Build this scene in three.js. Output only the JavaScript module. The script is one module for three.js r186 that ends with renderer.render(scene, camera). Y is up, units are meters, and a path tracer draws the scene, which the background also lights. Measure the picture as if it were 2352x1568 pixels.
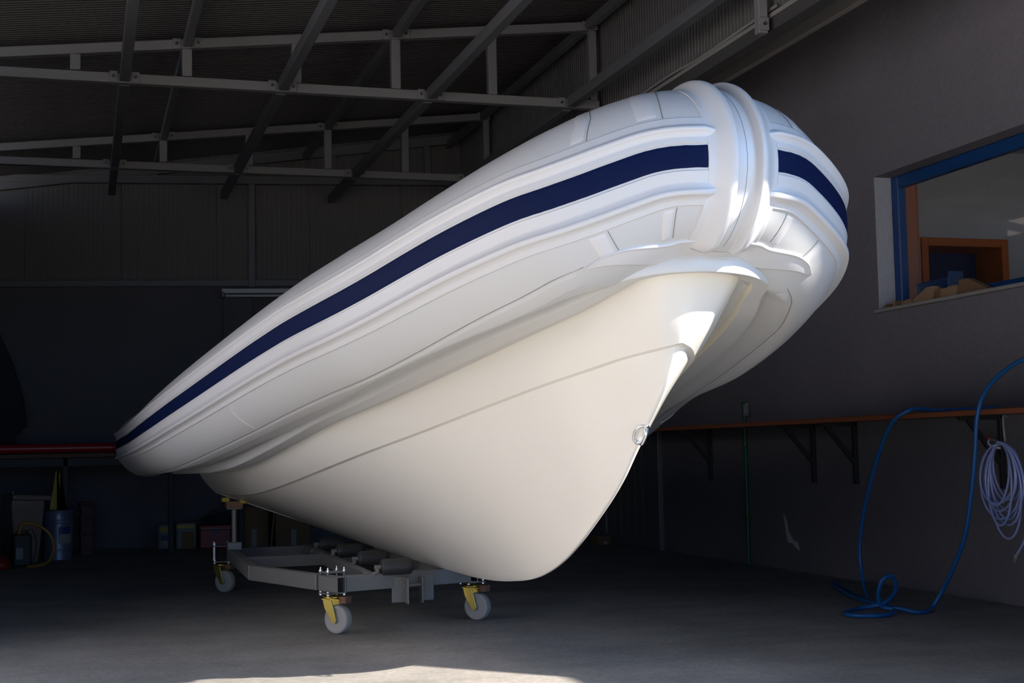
import * as THREE from 'three';
import { RoundedBoxGeometry } from 'three/addons/geometries/RoundedBoxGeometry.js';
import { mergeGeometries, mergeVertices } from 'three/addons/utils/BufferGeometryUtils.js';
import { Sky } from 'three/addons/objects/Sky.js';

// ------------------------------------------------------------------ camera, sky, sun, exposure
const scene = new THREE.Scene();
const V = (x, y, z) => new THREE.Vector3(x, y, z);
const camera = new THREE.PerspectiveCamera(2 * Math.atan(784 / 3200) * 180 / Math.PI, 2352 / 1568, 0.05, 200);
camera.position.set(0, 0.9, 0);
{ // axes of the camera in the building's frame (x right, y up, -z into the garage)
  const right = V(0.955, -0.0194, -0.2948), up = V(-0.0048, 0.9967, -0.0811).negate().negate(), back = V(0, 0, 0);
  up.set(-0.0052, 0.9967, -0.0812); up.set(-0.0052, 0.9968, 0.0807);
  const fwd = V(0.2952, 0.0789, -0.9522).normalize();
  right.set(0.9554, -0.0194, 0.2946).normalize();
  back.copy(fwd).negate(); up.crossVectors(back, right).normalize(); right.crossVectors(up, back).normalize();
  camera.setRotationFromMatrix(new THREE.Matrix4().makeBasis(right, up, back));
}
const SUN_AZ = 42 * Math.PI / 180, SUN_EL = 32.6 * Math.PI / 180;
const sunDir = V(Math.sin(SUN_AZ) * Math.cos(SUN_EL), Math.sin(SUN_EL), Math.cos(SUN_AZ) * Math.cos(SUN_EL));
const sun = new THREE.DirectionalLight(0xfff6ea, 12);
sun.position.copy(sunDir).multiplyScalar(40); sun.target.position.set(0, 0, 0);
sun.castShadow = true; sun.shadow.radius = 1; sun.shadow.mapSize.set(4096, 4096);
Object.assign(sun.shadow.camera, { left: -26, right: 26, top: 26, bottom: -26, near: 1, far: 110 });
scene.add(sun, sun.target);
const sky = new Sky(); sky.name = 'sky'; sky.scale.setScalar(400);
sky.material.uniforms.turbidity.value = 9; sky.material.uniforms.rayleigh.value = 0.36;
sky.material.uniforms.mieCoefficient.value = 0.004; sky.material.uniforms.mieDirectionalG.value = 0.75;
sky.material.uniforms.sunPosition.value.copy(sunDir);
scene.add(sky);
scene.backgroundIntensity = 0.4; scene.environmentIntensity = 0.4;
const renderer = new THREE.WebGLRenderer({ antialias: true });
renderer.toneMapping = THREE.LinearToneMapping; renderer.toneMappingExposure = 1.18;
renderer.shadowMap.enabled = true;

// ------------------------------------------------------------------ helpers
let seed = 12345;
const rnd = () => { seed = (seed * 1664525 + 1013904223) >>> 0; return seed / 4294967296; };
const names = new Map();
function numbered(n) { const k = names.get(n) ?? 0; names.set(n, k + 1); return k ? n + '_' + String(k).padStart(3, '0') : n; }
function tag(o, label, category, group) { o.userData.label = label; o.userData.category = category; if (group) o.userData.group = group; return o; }
function thing(name, label, category, pos = [0, 0, 0], turn = 0, group) {
  const o = new THREE.Group(); o.name = numbered(name); o.position.set(...pos); o.rotation.y = turn; scene.add(o);
  return tag(o, label, category, group);
}
function obj(name, geo, mat, parent = scene) {
  if (Array.isArray(geo)) geo = join(geo);
  const m = new THREE.Mesh(geo, mat); m.castShadow = m.receiveShadow = true;
  m.name = parent === scene ? numbered(name) : name; parent.add(m); return m;
}
function struct(name, geo, mat, parent = scene) { const m = obj(name, geo, mat, parent); if (parent === scene) m.userData.kind = 'structure'; return m; }
function structGroup(name) { const g = new THREE.Group(); g.name = numbered(name); g.userData.kind = 'structure'; scene.add(g); return g; }
function clean(g) { g = g.index ? g.toNonIndexed() : g; for (const k of Object.keys(g.attributes)) if (!['position', 'normal', 'uv'].includes(k)) g.deleteAttribute(k); if (!g.attributes.uv) g.setAttribute('uv', new THREE.BufferAttribute(new Float32Array(g.attributes.position.count * 2), 2)); return g; }
function join(list) { return mergeGeometries(list.map(clean)); }
const mv = (g, x, y, z) => g.translate(x, y, z);
const box = (w, h, d, x = 0, y = 0, z = 0) => new THREE.BoxGeometry(w, h, d).translate(x, y, z);
const rbox = (w, h, d, x = 0, y = 0, z = 0, r = 0.006, s = 2) => new RoundedBoxGeometry(w, h, d, s, Math.min(r, w / 2.01, h / 2.01, d / 2.01)).translate(x, y, z);
const span = (x0, x1, y0, y1, z0, z1) => box(Math.abs(x1 - x0), Math.abs(y1 - y0), Math.abs(z1 - z0), (x0 + x1) / 2, (y0 + y1) / 2, (z0 + z1) / 2);
const rspan = (x0, x1, y0, y1, z0, z1, r = 0.006) => rbox(Math.abs(x1 - x0), Math.abs(y1 - y0), Math.abs(z1 - z0), (x0 + x1) / 2, (y0 + y1) / 2, (z0 + z1) / 2, r);
function beam(a, b, w, h, r = 0.006) { // rectangular steel section from a to b, h upright
  const d = b.clone().sub(a), L = d.length(); d.normalize();
  const side = V(0, 1, 0).cross(d); if (side.lengthSq() < 1e-6) side.set(1, 0, 0); side.normalize();
  const up = d.clone().cross(side).normalize();
  const g = rbox(w, h, L, 0, 0, 0, r, 1);
  g.applyMatrix4(new THREE.Matrix4().makeBasis(side, up, d).setPosition(a.clone().add(b).multiplyScalar(0.5)));
  return g;
}
function rod(a, b, r, n = 12) {
  const d = b.clone().sub(a), L = d.length();
  const g = new THREE.CylinderGeometry(r, r, L, n);
  g.applyQuaternion(new THREE.Quaternion().setFromUnitVectors(V(0, 1, 0), d.normalize()));
  return g.translate((a.x + b.x) / 2, (a.y + b.y) / 2, (a.z + b.z) / 2);
}
const pipe = (pts, r, n = 80, k = 8, closed = false) => new THREE.TubeGeometry(new THREE.CatmullRomCurve3(pts, closed, 'centripetal'), n, r, k, closed);
const lathe = (p, n = 40) => new THREE.LatheGeometry(p.map(([r, y]) => new THREE.Vector2(r, y)), n);
function grid(nu, nv, f, flip = false) { // smooth patch from f(i/nu, j/nv)
  const pos = [], uv = [], idx = [];
  for (let i = 0; i <= nu; i++) for (let j = 0; j <= nv; j++) { const p = f(i / nu, j / nv, i, j); pos.push(p.x, p.y, p.z); uv.push(i / nu, j / nv); }
  for (let i = 0; i < nu; i++) for (let j = 0; j < nv; j++) {
    const a = i * (nv + 1) + j, b = a + 1, c = a + nv + 1, d = c + 1;
    flip ? idx.push(a, b, c, b, d, c) : idx.push(a, c, b, b, c, d);
  }
  const g = new THREE.BufferGeometry();
  g.setAttribute('position', new THREE.Float32BufferAttribute(pos, 3)); g.setAttribute('uv', new THREE.Float32BufferAttribute(uv, 2));
  g.setIndex(idx); g.computeVertexNormals(); return g;
}
function metricUV(g, u, v) { // uv in metres along two axes
  const p = g.attributes.position, a = new Float32Array(p.count * 2), get = { x: (i) => p.getX(i), y: (i) => p.getY(i), z: (i) => p.getZ(i) };
  for (let i = 0; i < p.count; i++) { a[2 * i] = get[u](i); a[2 * i + 1] = get[v](i); }
  g.setAttribute('uv', new THREE.BufferAttribute(a, 2)); return g;
}
// tiling value noise
function noise2(seedN) {
  const h = (x, y) => { let n = Math.imul(x, 374761393) + Math.imul(y, 668265263) + Math.imul(seedN, 1442695041) | 0; n = Math.imul(n ^ (n >>> 13), 1274126177); return ((n ^ (n >>> 16)) >>> 0) / 4294967296; };
  const m = (a, p) => ((a % p) + p) % p, s = (t) => t * t * (3 - 2 * t);
  return (x, y, p) => { const i = Math.floor(x), j = Math.floor(y), u = s(x - i), v = s(y - j), A = h(m(i, p), m(j, p)), B = h(m(i + 1, p), m(j, p)), C = h(m(i, p), m(j + 1, p)), D = h(m(i + 1, p), m(j + 1, p)); return (A * (1 - u) + B * u) * (1 - v) + (C * (1 - u) + D * u) * v; };
}
function texture(N, f, srgb, rep = 1) {
  const d = new Uint8Array(N * N * 4);
  for (let j = 0; j < N; j++) for (let i = 0; i < N; i++) { const c = f(i / N, j / N), k = (j * N + i) * 4; for (let q = 0; q < 3; q++) d[k + q] = Math.max(0, Math.min(255, Math.round((c.length ? c[q] : c) * 255))); d[k + 3] = 255; }
  const t = new THREE.DataTexture(d, N, N); t.wrapS = t.wrapT = THREE.RepeatWrapping; t.magFilter = THREE.LinearFilter; t.minFilter = THREE.LinearMipmapLinearFilter; t.generateMipmaps = true;
  if (srgb) t.colorSpace = THREE.SRGBColorSpace; t.repeat.set(rep, rep); t.needsUpdate = true; return t;
}
const n1 = noise2(7), n2 = noise2(19), n3 = noise2(43);
const fbm = (n, u, v, p, o = 4) => { let s = 0, a = 0.5; for (let k = 0; k < o; k++) { s += a * n(u * p, v * p, p); p *= 2; a *= 0.5; } return s / (1 - Math.pow(0.5, o)); };

// ------------------------------------------------------------------ materials
const mat = (c, rough = 0.6, o = {}) => new THREE.MeshStandardMaterial({ color: new THREE.Color(...(Array.isArray(c) ? c : [c, c, c])), roughness: rough, side: THREE.DoubleSide, ...o });
const phys = (c, rough, o = {}) => new THREE.MeshPhysicalMaterial({ color: new THREE.Color(...c), roughness: rough, side: THREE.DoubleSide, ...o });
const concreteMap = texture(1024, (u, v) => {
  const big = fbm(n1, u, v, 4, 4), mid = fbm(n2, u, v, 14, 4), fine = n3(u * 256, v * 256, 256), streak = fbm(n3, u, v * 5, 6, 3);
    const g = 0.55 + (big - 0.5) * 0.18 + (mid - 0.5) * 0.12 + (streak - 0.5) * 0.07 + (fine - 0.5) * 0.06 ;
  return [g * 1.03, g, g * 0.955];
}, true, 0.25);
const concreteBump = texture(512, (u, v) => 0.5 + (fbm(n2, u, v, 20, 4) - 0.5) * 0.7 + (n1(u * 200, v * 200, 200) - 0.5) * 0.25, false, 0.5);
const plasterMap = texture(512, (u, v) => { const g = 0.64 + (fbm(n1, u, v, 5, 5) - 0.5) * 0.07 + (n2(u * 180, v * 180, 180) - 0.5) * 0.035; return [g * 0.985, g * 0.985, g * 1.02]; }, true, 0.4);
const plasterBump = texture(512, (u, v) => 0.5 + (fbm(n3, u, v, 40, 3) - 0.5) * 0.8, false, 0.8);
const M = {
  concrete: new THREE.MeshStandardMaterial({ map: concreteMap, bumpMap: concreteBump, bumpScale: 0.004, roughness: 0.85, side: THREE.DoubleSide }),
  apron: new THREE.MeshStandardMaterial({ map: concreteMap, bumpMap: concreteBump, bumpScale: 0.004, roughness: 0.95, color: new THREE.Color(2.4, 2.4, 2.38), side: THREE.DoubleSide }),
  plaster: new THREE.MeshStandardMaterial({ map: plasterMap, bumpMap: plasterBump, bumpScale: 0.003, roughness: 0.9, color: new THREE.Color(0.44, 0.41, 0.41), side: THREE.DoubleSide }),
  revealLit: new THREE.MeshStandardMaterial({ map: plasterMap, bumpMap: plasterBump, bumpScale: 0.003, roughness: 0.9, side: THREE.DoubleSide }),  // lighter copy of plaster: daylight on the reveal put into the colour
  fillWallWhite: new THREE.MeshStandardMaterial({ map: plasterMap, bumpMap: plasterBump, bumpScale: 0.003, roughness: 0.95, color: new THREE.Color(2.3, 2.24, 2.14), side: THREE.DoubleSide }),  // bright white for the added fill wall in the yard
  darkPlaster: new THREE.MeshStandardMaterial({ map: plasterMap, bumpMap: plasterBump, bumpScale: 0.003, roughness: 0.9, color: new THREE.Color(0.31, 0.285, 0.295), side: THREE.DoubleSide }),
  cladding: mat([0.125, 0.118, 0.115], 0.55), roofSheet: mat([0.045, 0.041, 0.041], 0.55), soffit: mat([0.06, 0.058, 0.056], 0.8),
  steelPaint: mat([0.2, 0.195, 0.2], 0.5), steelDark: mat([0.13, 0.13, 0.14], 0.5), bolt: mat([0.08, 0.08, 0.085], 0.45, { metalness: 0.6 }),
  trimWhite: mat([0.6, 0.57, 0.53], 0.7), trimPale: mat([0.26, 0.245, 0.23], 0.7), galv: mat([0.19, 0.185, 0.18], 0.5, { metalness: 0.25 }), galvWorn: mat([0.17, 0.16, 0.145], 0.65, { metalness: 0.2 }),
  zincBolt: mat([0.72, 0.72, 0.72], 0.25, { metalness: 0.95 }), yellowZinc: mat([0.8, 0.6, 0.14], 0.22, { metalness: 0.9 }),
  wheel: mat([0.34, 0.32, 0.29], 0.7), wheelHub: mat([0.22, 0.21, 0.19], 0.65), woodBlock: mat([0.2, 0.1, 0.06], 0.8), black: mat([0.018, 0.018, 0.02], 0.6), rubber: mat([0.03, 0.03, 0.03], 0.5),
  gelcoat: phys([0.8, 0.765, 0.69], 0.32, { clearcoat: 0.55, clearcoatRoughness: 0.08 }), flange: phys([0.55, 0.55, 0.54], 0.4, { clearcoat: 0.3, clearcoatRoughness: 0.15 }),
  pvc: phys([0.51, 0.512, 0.51], 0.42, { clearcoat: 0.25, clearcoatRoughness: 0.3 }), pvcPatch: phys([0.58, 0.575, 0.575], 0.35, { clearcoat: 0.4, clearcoatRoughness: 0.2 }), strake: phys([0.55, 0.55, 0.555], 0.45, { clearcoat: 0.2, clearcoatRoughness: 0.3 }), flangeStrip: phys([0.8, 0.74, 0.58], 0.4),
  navy: phys([0.004, 0.009, 0.042], 0.6, { specularIntensity: 0.12 }), seam: mat([0.08, 0.08, 0.085], 0.8), chrome: mat([0.9, 0.9, 0.92], 0.06, { metalness: 1 }),
  blueFrame: mat([0.004, 0.042, 0.15], 0.4), orange: mat([0.42, 0.11, 0.02], 0.55), blueDoor: mat([0.008, 0.02, 0.09], 0.6), officeWall: mat([0.4, 0.41, 0.43], 0.9),
  glass: new THREE.MeshPhysicalMaterial({ color: 0xffffff, roughness: 0.02, transmission: 1, thickness: 0, ior: 1.5 }),
  shelfWood: mat([0.3, 0.09, 0.035], 0.65), shelfUnder: mat([0.12, 0.11, 0.11], 0.8), blueHose: mat([0.006, 0.1, 0.3], 0.4), clearHose: phys([0.38, 0.44, 0.75], 0.3, { transmission: 0.3, thickness: 0, clearcoat: 0.4 }),
  greenPipe: mat([0.015, 0.12, 0.045], 0.5), pine: mat([0.27, 0.17, 0.09], 0.75), pineDark: mat([0.17, 0.1, 0.05], 0.75), red: mat([0.22, 0.008, 0.01], 0.45), redTube: mat([0.34, 0.006, 0.016], 0.35),
  beige: mat([0.22, 0.165, 0.145], 0.25), pailBlue: mat([0.13, 0.155, 0.235], 0.35, { metalness: 0.3 }), navyLabel: mat([0.02, 0.03, 0.14], 0.5), paper: mat([0.25, 0.25, 0.26], 0.8), yellow: mat([0.36, 0.28, 0.015], 0.5), cable: mat([0.34, 0.16, 0.02], 0.5), cardboard: mat([0.17, 0.105, 0.055], 0.85), cloth: mat([0.02, 0.02, 0.024], 0.95), sack: mat([0.2, 0.205, 0.205], 0.7), scuff: mat([0.5, 0.5, 0.5], 0.95), darkWood: mat([0.12, 0.07, 0.04], 0.8), lampWhite: mat([0.55, 0.56, 0.6], 0.45),
};

// ------------------------------------------------------------------ the garage
// floor slab inside, concrete apron outside
struct('floor', metricUV(span(-2.15, 9.2, -0.2, 0, -16.2, -2.3), 'x', 'z'), M.concrete);
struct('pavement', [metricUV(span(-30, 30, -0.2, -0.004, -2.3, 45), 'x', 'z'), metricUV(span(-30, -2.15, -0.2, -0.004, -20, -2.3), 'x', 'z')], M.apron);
// right wall with the opening of window 1 (z -7.9 to -4.6, y 1.77 to 2.64)
{
  const X0 = 4.95, X1 = 5.145;
  const w = struct('wall_right', [span(X0, X1, 0, 1.76, -14.4, -1.9), span(X0, X1, 2.645, 4.03, -14.4, -1.9), span(X0, X1, 1.76, 2.645, -14.4, -7.9), span(X0, X1, 1.76, 2.645, -4.6, -1.9)].map((g) => metricUV(g, 'z', 'y')), M.plaster);
  obj('lit_window_reveal', metricUV(rspan(4.951, 5.075, 1.776, 2.644, -7.903, -7.895, 0.002), 'x', 'y'), M.revealLit, w);  // paler slab over the jamb, outside light painted in by its material
  const sh = new THREE.Shape([[0, 0], [0.05, -0.06], [0.07, -0.13], [0.13, -0.18], [0.16, -0.2], [0.2, -0.195], [0.23, -0.26], [0.17, -0.24], [0.12, -0.21], [0.06, -0.21], [0.03, -0.13]].map((p) => new THREE.Vector2(...p)));
  obj('plaster_patch', new THREE.ExtrudeGeometry(sh, { depth: 0.003, bevelEnabled: false }).rotateY(-Math.PI / 2).translate(X0 - 0.0005, 0.41, -9.29), M.scuff, w);
  struct('trim', rspan(4.9, 4.952, 3.82, 3.92, -14.2, -2.1, 0.008), M.trimWhite).name = 'trim_1';
}
// window 1: blue frame with one wide pane, sill
{
  const w = structGroup('window_1');
  const x0 = 5.075, x1 = 5.14;
  obj('frame_side', rspan(x0, x1, 1.775, 2.645, -7.9, -7.825, 0.012), M.blueFrame, w);
  obj('frame_side', rspan(x0, x1, 1.775, 2.645, -4.675, -4.6, 0.012), M.blueFrame, w);
  obj('frame_top', rspan(x0, x1, 2.565, 2.645, -7.825, -4.675, 0.012), M.blueFrame, w);
  obj('frame_bottom', rspan(x0, x1, 1.775, 1.83, -7.825, -4.675, 0.012), M.blueFrame, w);
  obj('pane', span(5.104, 5.108, 1.83, 2.565, -7.825, -4.675), M.glass, w);
  obj('window_sill', rspan(4.925, 5.3, 1.752, 1.775, -7.93, -4.58, 0.006), M.trimPale, w);
}
// door in the far end of the right wall: pale frame, ribbed leaf
{
  const d = structGroup('door_1');
  obj('door_frame', [rspan(4.9, 4.95, 0, 2.1, -11.72, -11.5, 0.01), rspan(4.9, 4.95, 0, 2.1, -12.95, -12.83, 0.01), rspan(4.9, 4.95, 2.02, 2.12, -12.95, -11.5, 0.01), rspan(4.905, 4.95, 0, 0.1, -12.83, -11.72, 0.01)], M.steelDark, d);
  for (let k = 0; k < 6; k++) obj('door_slat', rspan(4.918, 4.95, 0.1, 2.02, -12.83 + k * 0.185, -12.652 + k * 0.185, 0.006), M.cladding, d);
}
// ribbed sheet: w wide, h high, fine ribs upright, facing +z
function ribbed(w, h, pitch = 0.05, depth = 0.004) {
  const p = [], n = Math.round(w / pitch);
  for (let k = 0; k < n; k++) for (const [f, d] of [[0.06, 0], [0.14, 1], [0.5, 1], [0.58, 0]]) p.push([(k + f) / n * w, d * depth]);
  p.unshift([0.004, -0.012]); p.splice(1, 0, [0.004, 0]); p.push([w - 0.004, 0], [w - 0.004, -0.012]);
  const pos = [], idx = [];
  p.forEach(([x, z], i) => { pos.push(x, 0, z, x, h, z); if (i) { const a = 2 * i - 2; idx.push(a, a + 2, a + 1, a + 1, a + 2, a + 3); } });
  const g = new THREE.BufferGeometry(); g.setAttribute('position', new THREE.Float32BufferAttribute(pos, 3)); g.setIndex(idx);
  const f = g.toNonIndexed(); f.computeVertexNormals(); return f;
}
const roofY = (x) => 4.35 + 0.115 * (x - 3.8);
// back wall, a little out of square: rotates about (1.7, -14.6)
const BW = -Math.atan(0.16);
{
  const wall = structGroup('wall_back'); wall.position.set(1.7, 0, -14.6); wall.rotation.y = BW;
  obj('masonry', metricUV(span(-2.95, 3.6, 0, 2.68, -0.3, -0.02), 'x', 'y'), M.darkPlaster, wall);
  obj('upper_wall', span(-2.95, 3.6, 2.68, 4.6, -0.3, -0.06), M.cladding, wall);
  const panel = ribbed(0.96, 1.02), gable = ribbed(0.96, 0.62);
  for (let k = -2; k < 4; k++) { const m = obj('cladding_panel', panel, M.cladding, wall); m.position.set(-1.33 - 0.003 + k * 0.965 + 0.965, 2.73, -0.04); }
  for (let k = -1; k < 4; k++) { const m = obj('cladding_panel', gable, M.cladding, wall); m.position.set(-1.33 + k * 0.965 + 0.965, 3.83, -0.04); }
  obj('rail', rspan(-2.9, 3.3, 2.672, 2.738, -0.05, 0.03), M.steelDark, wall);
  obj('rail', rspan(-2.9, 3.3, 3.75, 3.835, -0.05, 0.035), M.steelDark, wall);
  obj('post', rspan(-0.035, 0.035, 2.66, 3.75, -0.05, 0.04), M.steelDark, wall);
  for (const x of [-1.7, -1.0, -0.1, 0.85, 1.85]) obj('post', rspan(x - 0.035, x + 0.035, 3.835, roofY(1.7 + x) - 0.12, -0.05, 0.02), M.steelDark, wall);
  obj('rafter', beam(V(-3.2, roofY(-1.5) - 0.1, 0), V(2.15, roofY(3.85) - 0.1, 0), 0.06, 0.1), M.steelDark, wall);
  obj('pilaster', rspan(-0.3, 0, 0, 2.66, -0.05, 0.02), M.darkPlaster, wall);
}
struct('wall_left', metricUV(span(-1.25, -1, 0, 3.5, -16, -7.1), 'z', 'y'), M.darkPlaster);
// unseen yard wall, added as a sunlit reflector to brighten the starboard hull
struct('added_wall_yard', metricUV(span(-5.3, -5, 0, 3.6, -11, 0), 'z', 'y'), M.fillWallWhite);
// wall above the right bay: ribbed sheets on edge rails
{
  const wall = structGroup('wall_upper_right');
  obj('backing', span(3.9, 3.95, 3.44, 4.4, -14.6, -2.3), M.cladding, wall);
  const sheet = ribbed(0.96, 0.95, 0.048, 0.005);
  for (let k = 0; k < 12; k++) { const m = obj('cladding_panel', sheet, M.cladding, wall); m.rotation.y = -Math.PI / 2; m.position.set(3.888, 3.44, -14.35 + k * 0.965); }
  obj('edge_beam', rspan(3.86, 3.96, 3.335, 3.41, -14.4, -2.3), M.soffit, wall);
  obj('edge_rail', rspan(3.855, 3.885, 3.412, 3.44, -14.4, -2.3), M.trimPale, wall);
  obj('conduit', pipe(Array.from({ length: 14 }, (_, k) => V(3.868, 3.458 + 0.01 * Math.sin(k * 2.1), -14 + k * 0.53)), 0.012, 60, 6), M.trimPale, wall);
}
// roof: sheets laid down the slope, and the flat soffit over the right bay
{
  const roof = structGroup('ceiling');
  const L = 5.25, sheet = ribbed(0.98, L, 0.049, 0.012);
  for (let k = 0; k < 14; k++) {
    const m = obj('roof_sheet', sheet, M.roofSheet, roof);
    const m4 = new THREE.Matrix4().makeBasis(V(0, 0, 1), V(-1, -0.115, 0).normalize(), V(0.115, -1, 0).normalize());
    m4.setPosition(3.95, roofY(3.95), -16.4 + k * 0.985 + (k ? 0 : 0)); m.applyMatrix4(m4);
  }
  obj('roof_deck', beam(V(-1.28, roofY(-1.28) + 0.07, -9.3), V(3.98, roofY(3.98) + 0.07, -9.3), 14.2, 0.08, 0.002), M.roofSheet, roof);
  obj('soffit', span(3.95, 5.4, 4.04, 4.14, -14.6, -1.9), M.soffit, roof);
}
// front of the garage: lintel over the wide opening and a pier at the right
{
  const wall = structGroup('wall_front');
  obj('lintel', beam(V(-1.35, 3.095 + 0.115 * (-1.35 - 3.4), -2.45), V(5.2, 3.095 + 0.115 * 1.8, -2.45), 0.3, 1.6, 0.01).translate(0, 0.8, 0), M.plaster, wall);
  obj('pier', span(4.62, 5.2, 0, 3.2, -2.6, -2.3), M.plaster, wall);
}
// office behind window 1
{
  const zb = -8.5;
  struct('wall_office_back', [span(5.145, 5.68, 0, 3, zb - 0.35, zb), span(6.4, 9.1, 0, 3, zb - 0.35, zb), span(5.68, 6.4, 2.36, 3, zb - 0.35, zb)], M.officeWall);
  struct('wall_office_right', span(9, 9.2, 0, 3, -8.9, -1), M.officeWall);
  struct('wall_office_front', [span(5.145, 9.2, 0, 0.9, -1.2, -1), span(5.145, 9.2, 2.1, 3, -1.2, -1), span(5.145, 6, 0.9, 2.1, -1.2, -1), span(8.6, 9.2, 0.9, 2.1, -1.2, -1)], M.officeWall);
  struct('ceiling_office', span(5.145, 9.2, 3, 3.15, -9, -1), M.officeWall);
  const d = structGroup('door_2');
  obj('door_frame', [rspan(5.68, 5.735, 0, 2.36, zb - 0.3, zb + 0.02), rspan(6.345, 6.4, 0, 2.36, zb - 0.3, zb + 0.02), rspan(5.735, 6.345, 2.3, 2.36, zb - 0.3, zb + 0.02)], M.orange, d);
  obj('door_leaf', rspan(5.7, 6.38, 0, 2.34, zb - 0.34, zb - 0.301), M.blueDoor, d);
  obj('door_panel', rspan(5.8, 6.28, 0.15, 1.05, zb - 0.3, zb - 0.29), M.blueDoor, d);
  struct('trim_2', rspan(5.48, 5.655, 0, 3, zb, zb + 0.03), M.orange);
}

// ------------------------------------------------------------------ roof steel
const TX = [-0.05, 0.71, 1.49, 2.23, 2.98, 3.8], LOWX = [0.28, 1.385, 2.49, 3.6], UPX = [0.71, 2.23];
const lowY = 3.575, topY = (x) => 4.2 + 0.115 * (x - 3.8);
const truss = thing('roof_truss', 'painted steel roof truss nearer the door, large across the upper left', 'roof truss', [0, 0, -10], 0);
{
  obj('top_chord', beam(V(-1.75, topY(-1.75), 0), V(3.84, topY(3.84), 0), 0.07, 0.07), M.steelPaint, truss);
  obj('bottom_chord', beam(V(-1.75, lowY - 0.01, 0), V(3.84, lowY, 0), 0.07, 0.07), M.steelPaint, truss);
  for (const x of TX) obj('post', beam(V(x, lowY + 0.035, 0), V(x, topY(x) - 0.035, 0), x > 3.7 ? 0.06 : 0.07, 0.06), M.steelPaint, truss);
  obj('post', beam(V(3.8, 3.31, 0), V(3.8, lowY - 0.035, 0), 0.06, 0.06), M.steelPaint, truss);
  const plate = (x, y) => { const p = obj('joint_plate', rbox(0.055, 0.075, 0.012, x, y, 0.041, 0.002, 1), M.steelPaint, truss); obj('bolt', new THREE.CylinderGeometry(0.011, 0.011, 0.014, 8).rotateX(Math.PI / 2).translate(x, y, 0.05), M.bolt, p); };
  for (const x of LOWX) { plate(x - 0.075, lowY); if (x < 3.5) plate(x + 0.075, lowY); }
  for (const x of UPX) { plate(x - 0.075, topY(x - 0.075)); plate(x + 0.075, topY(x + 0.075)); }
  plate(3.74, topY(3.74)); plate(3.8, 3.36);
}
for (const [z, label] of [[-13, 'dim rear steel roof truss just before the back wall'], [-7.2, 'steel roof truss nearest the camera, only its right end post in view']]) {
  const c = truss.clone(); c.name = numbered('roof_truss'); scene.add(c); c.position.z = z; c.userData = { ...truss.userData, label };
}
{
  const bays = [[-12.96, -10.06, 'behind the front truss'], [-9.94, -7.26, 'in front of the front truss'], [-14.35, -13.06, 'between rear truss and back wall'], [-7.14, -3.4, 'over the garage opening']];
  const ord = ['leftmost', 'second from left', 'third from left', 'rightmost'];
  for (const [z0, z1, where] of bays) {
    LOWX.forEach((x, i) => tag(obj('purlin', beam(V(x, lowY, z0), V(x, lowY, z1), 0.07, 0.08), M.steelDark), `grey steel lower purlin, ${ord[i]} of four, ${where}`, 'purlin', 'lower roof purlins'));
    [...UPX, 3.76].forEach((x, i) => tag(obj('purlin', beam(V(x - 0.0, topY(x) + 0.0, z0), V(x, topY(x), z1), 0.06, 0.07), M.steelDark), `dim steel upper purlin, ${['left', 'middle', 'right'][i]} of three, ${where}`, 'purlin', 'upper roof purlins'));
  }
}

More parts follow.
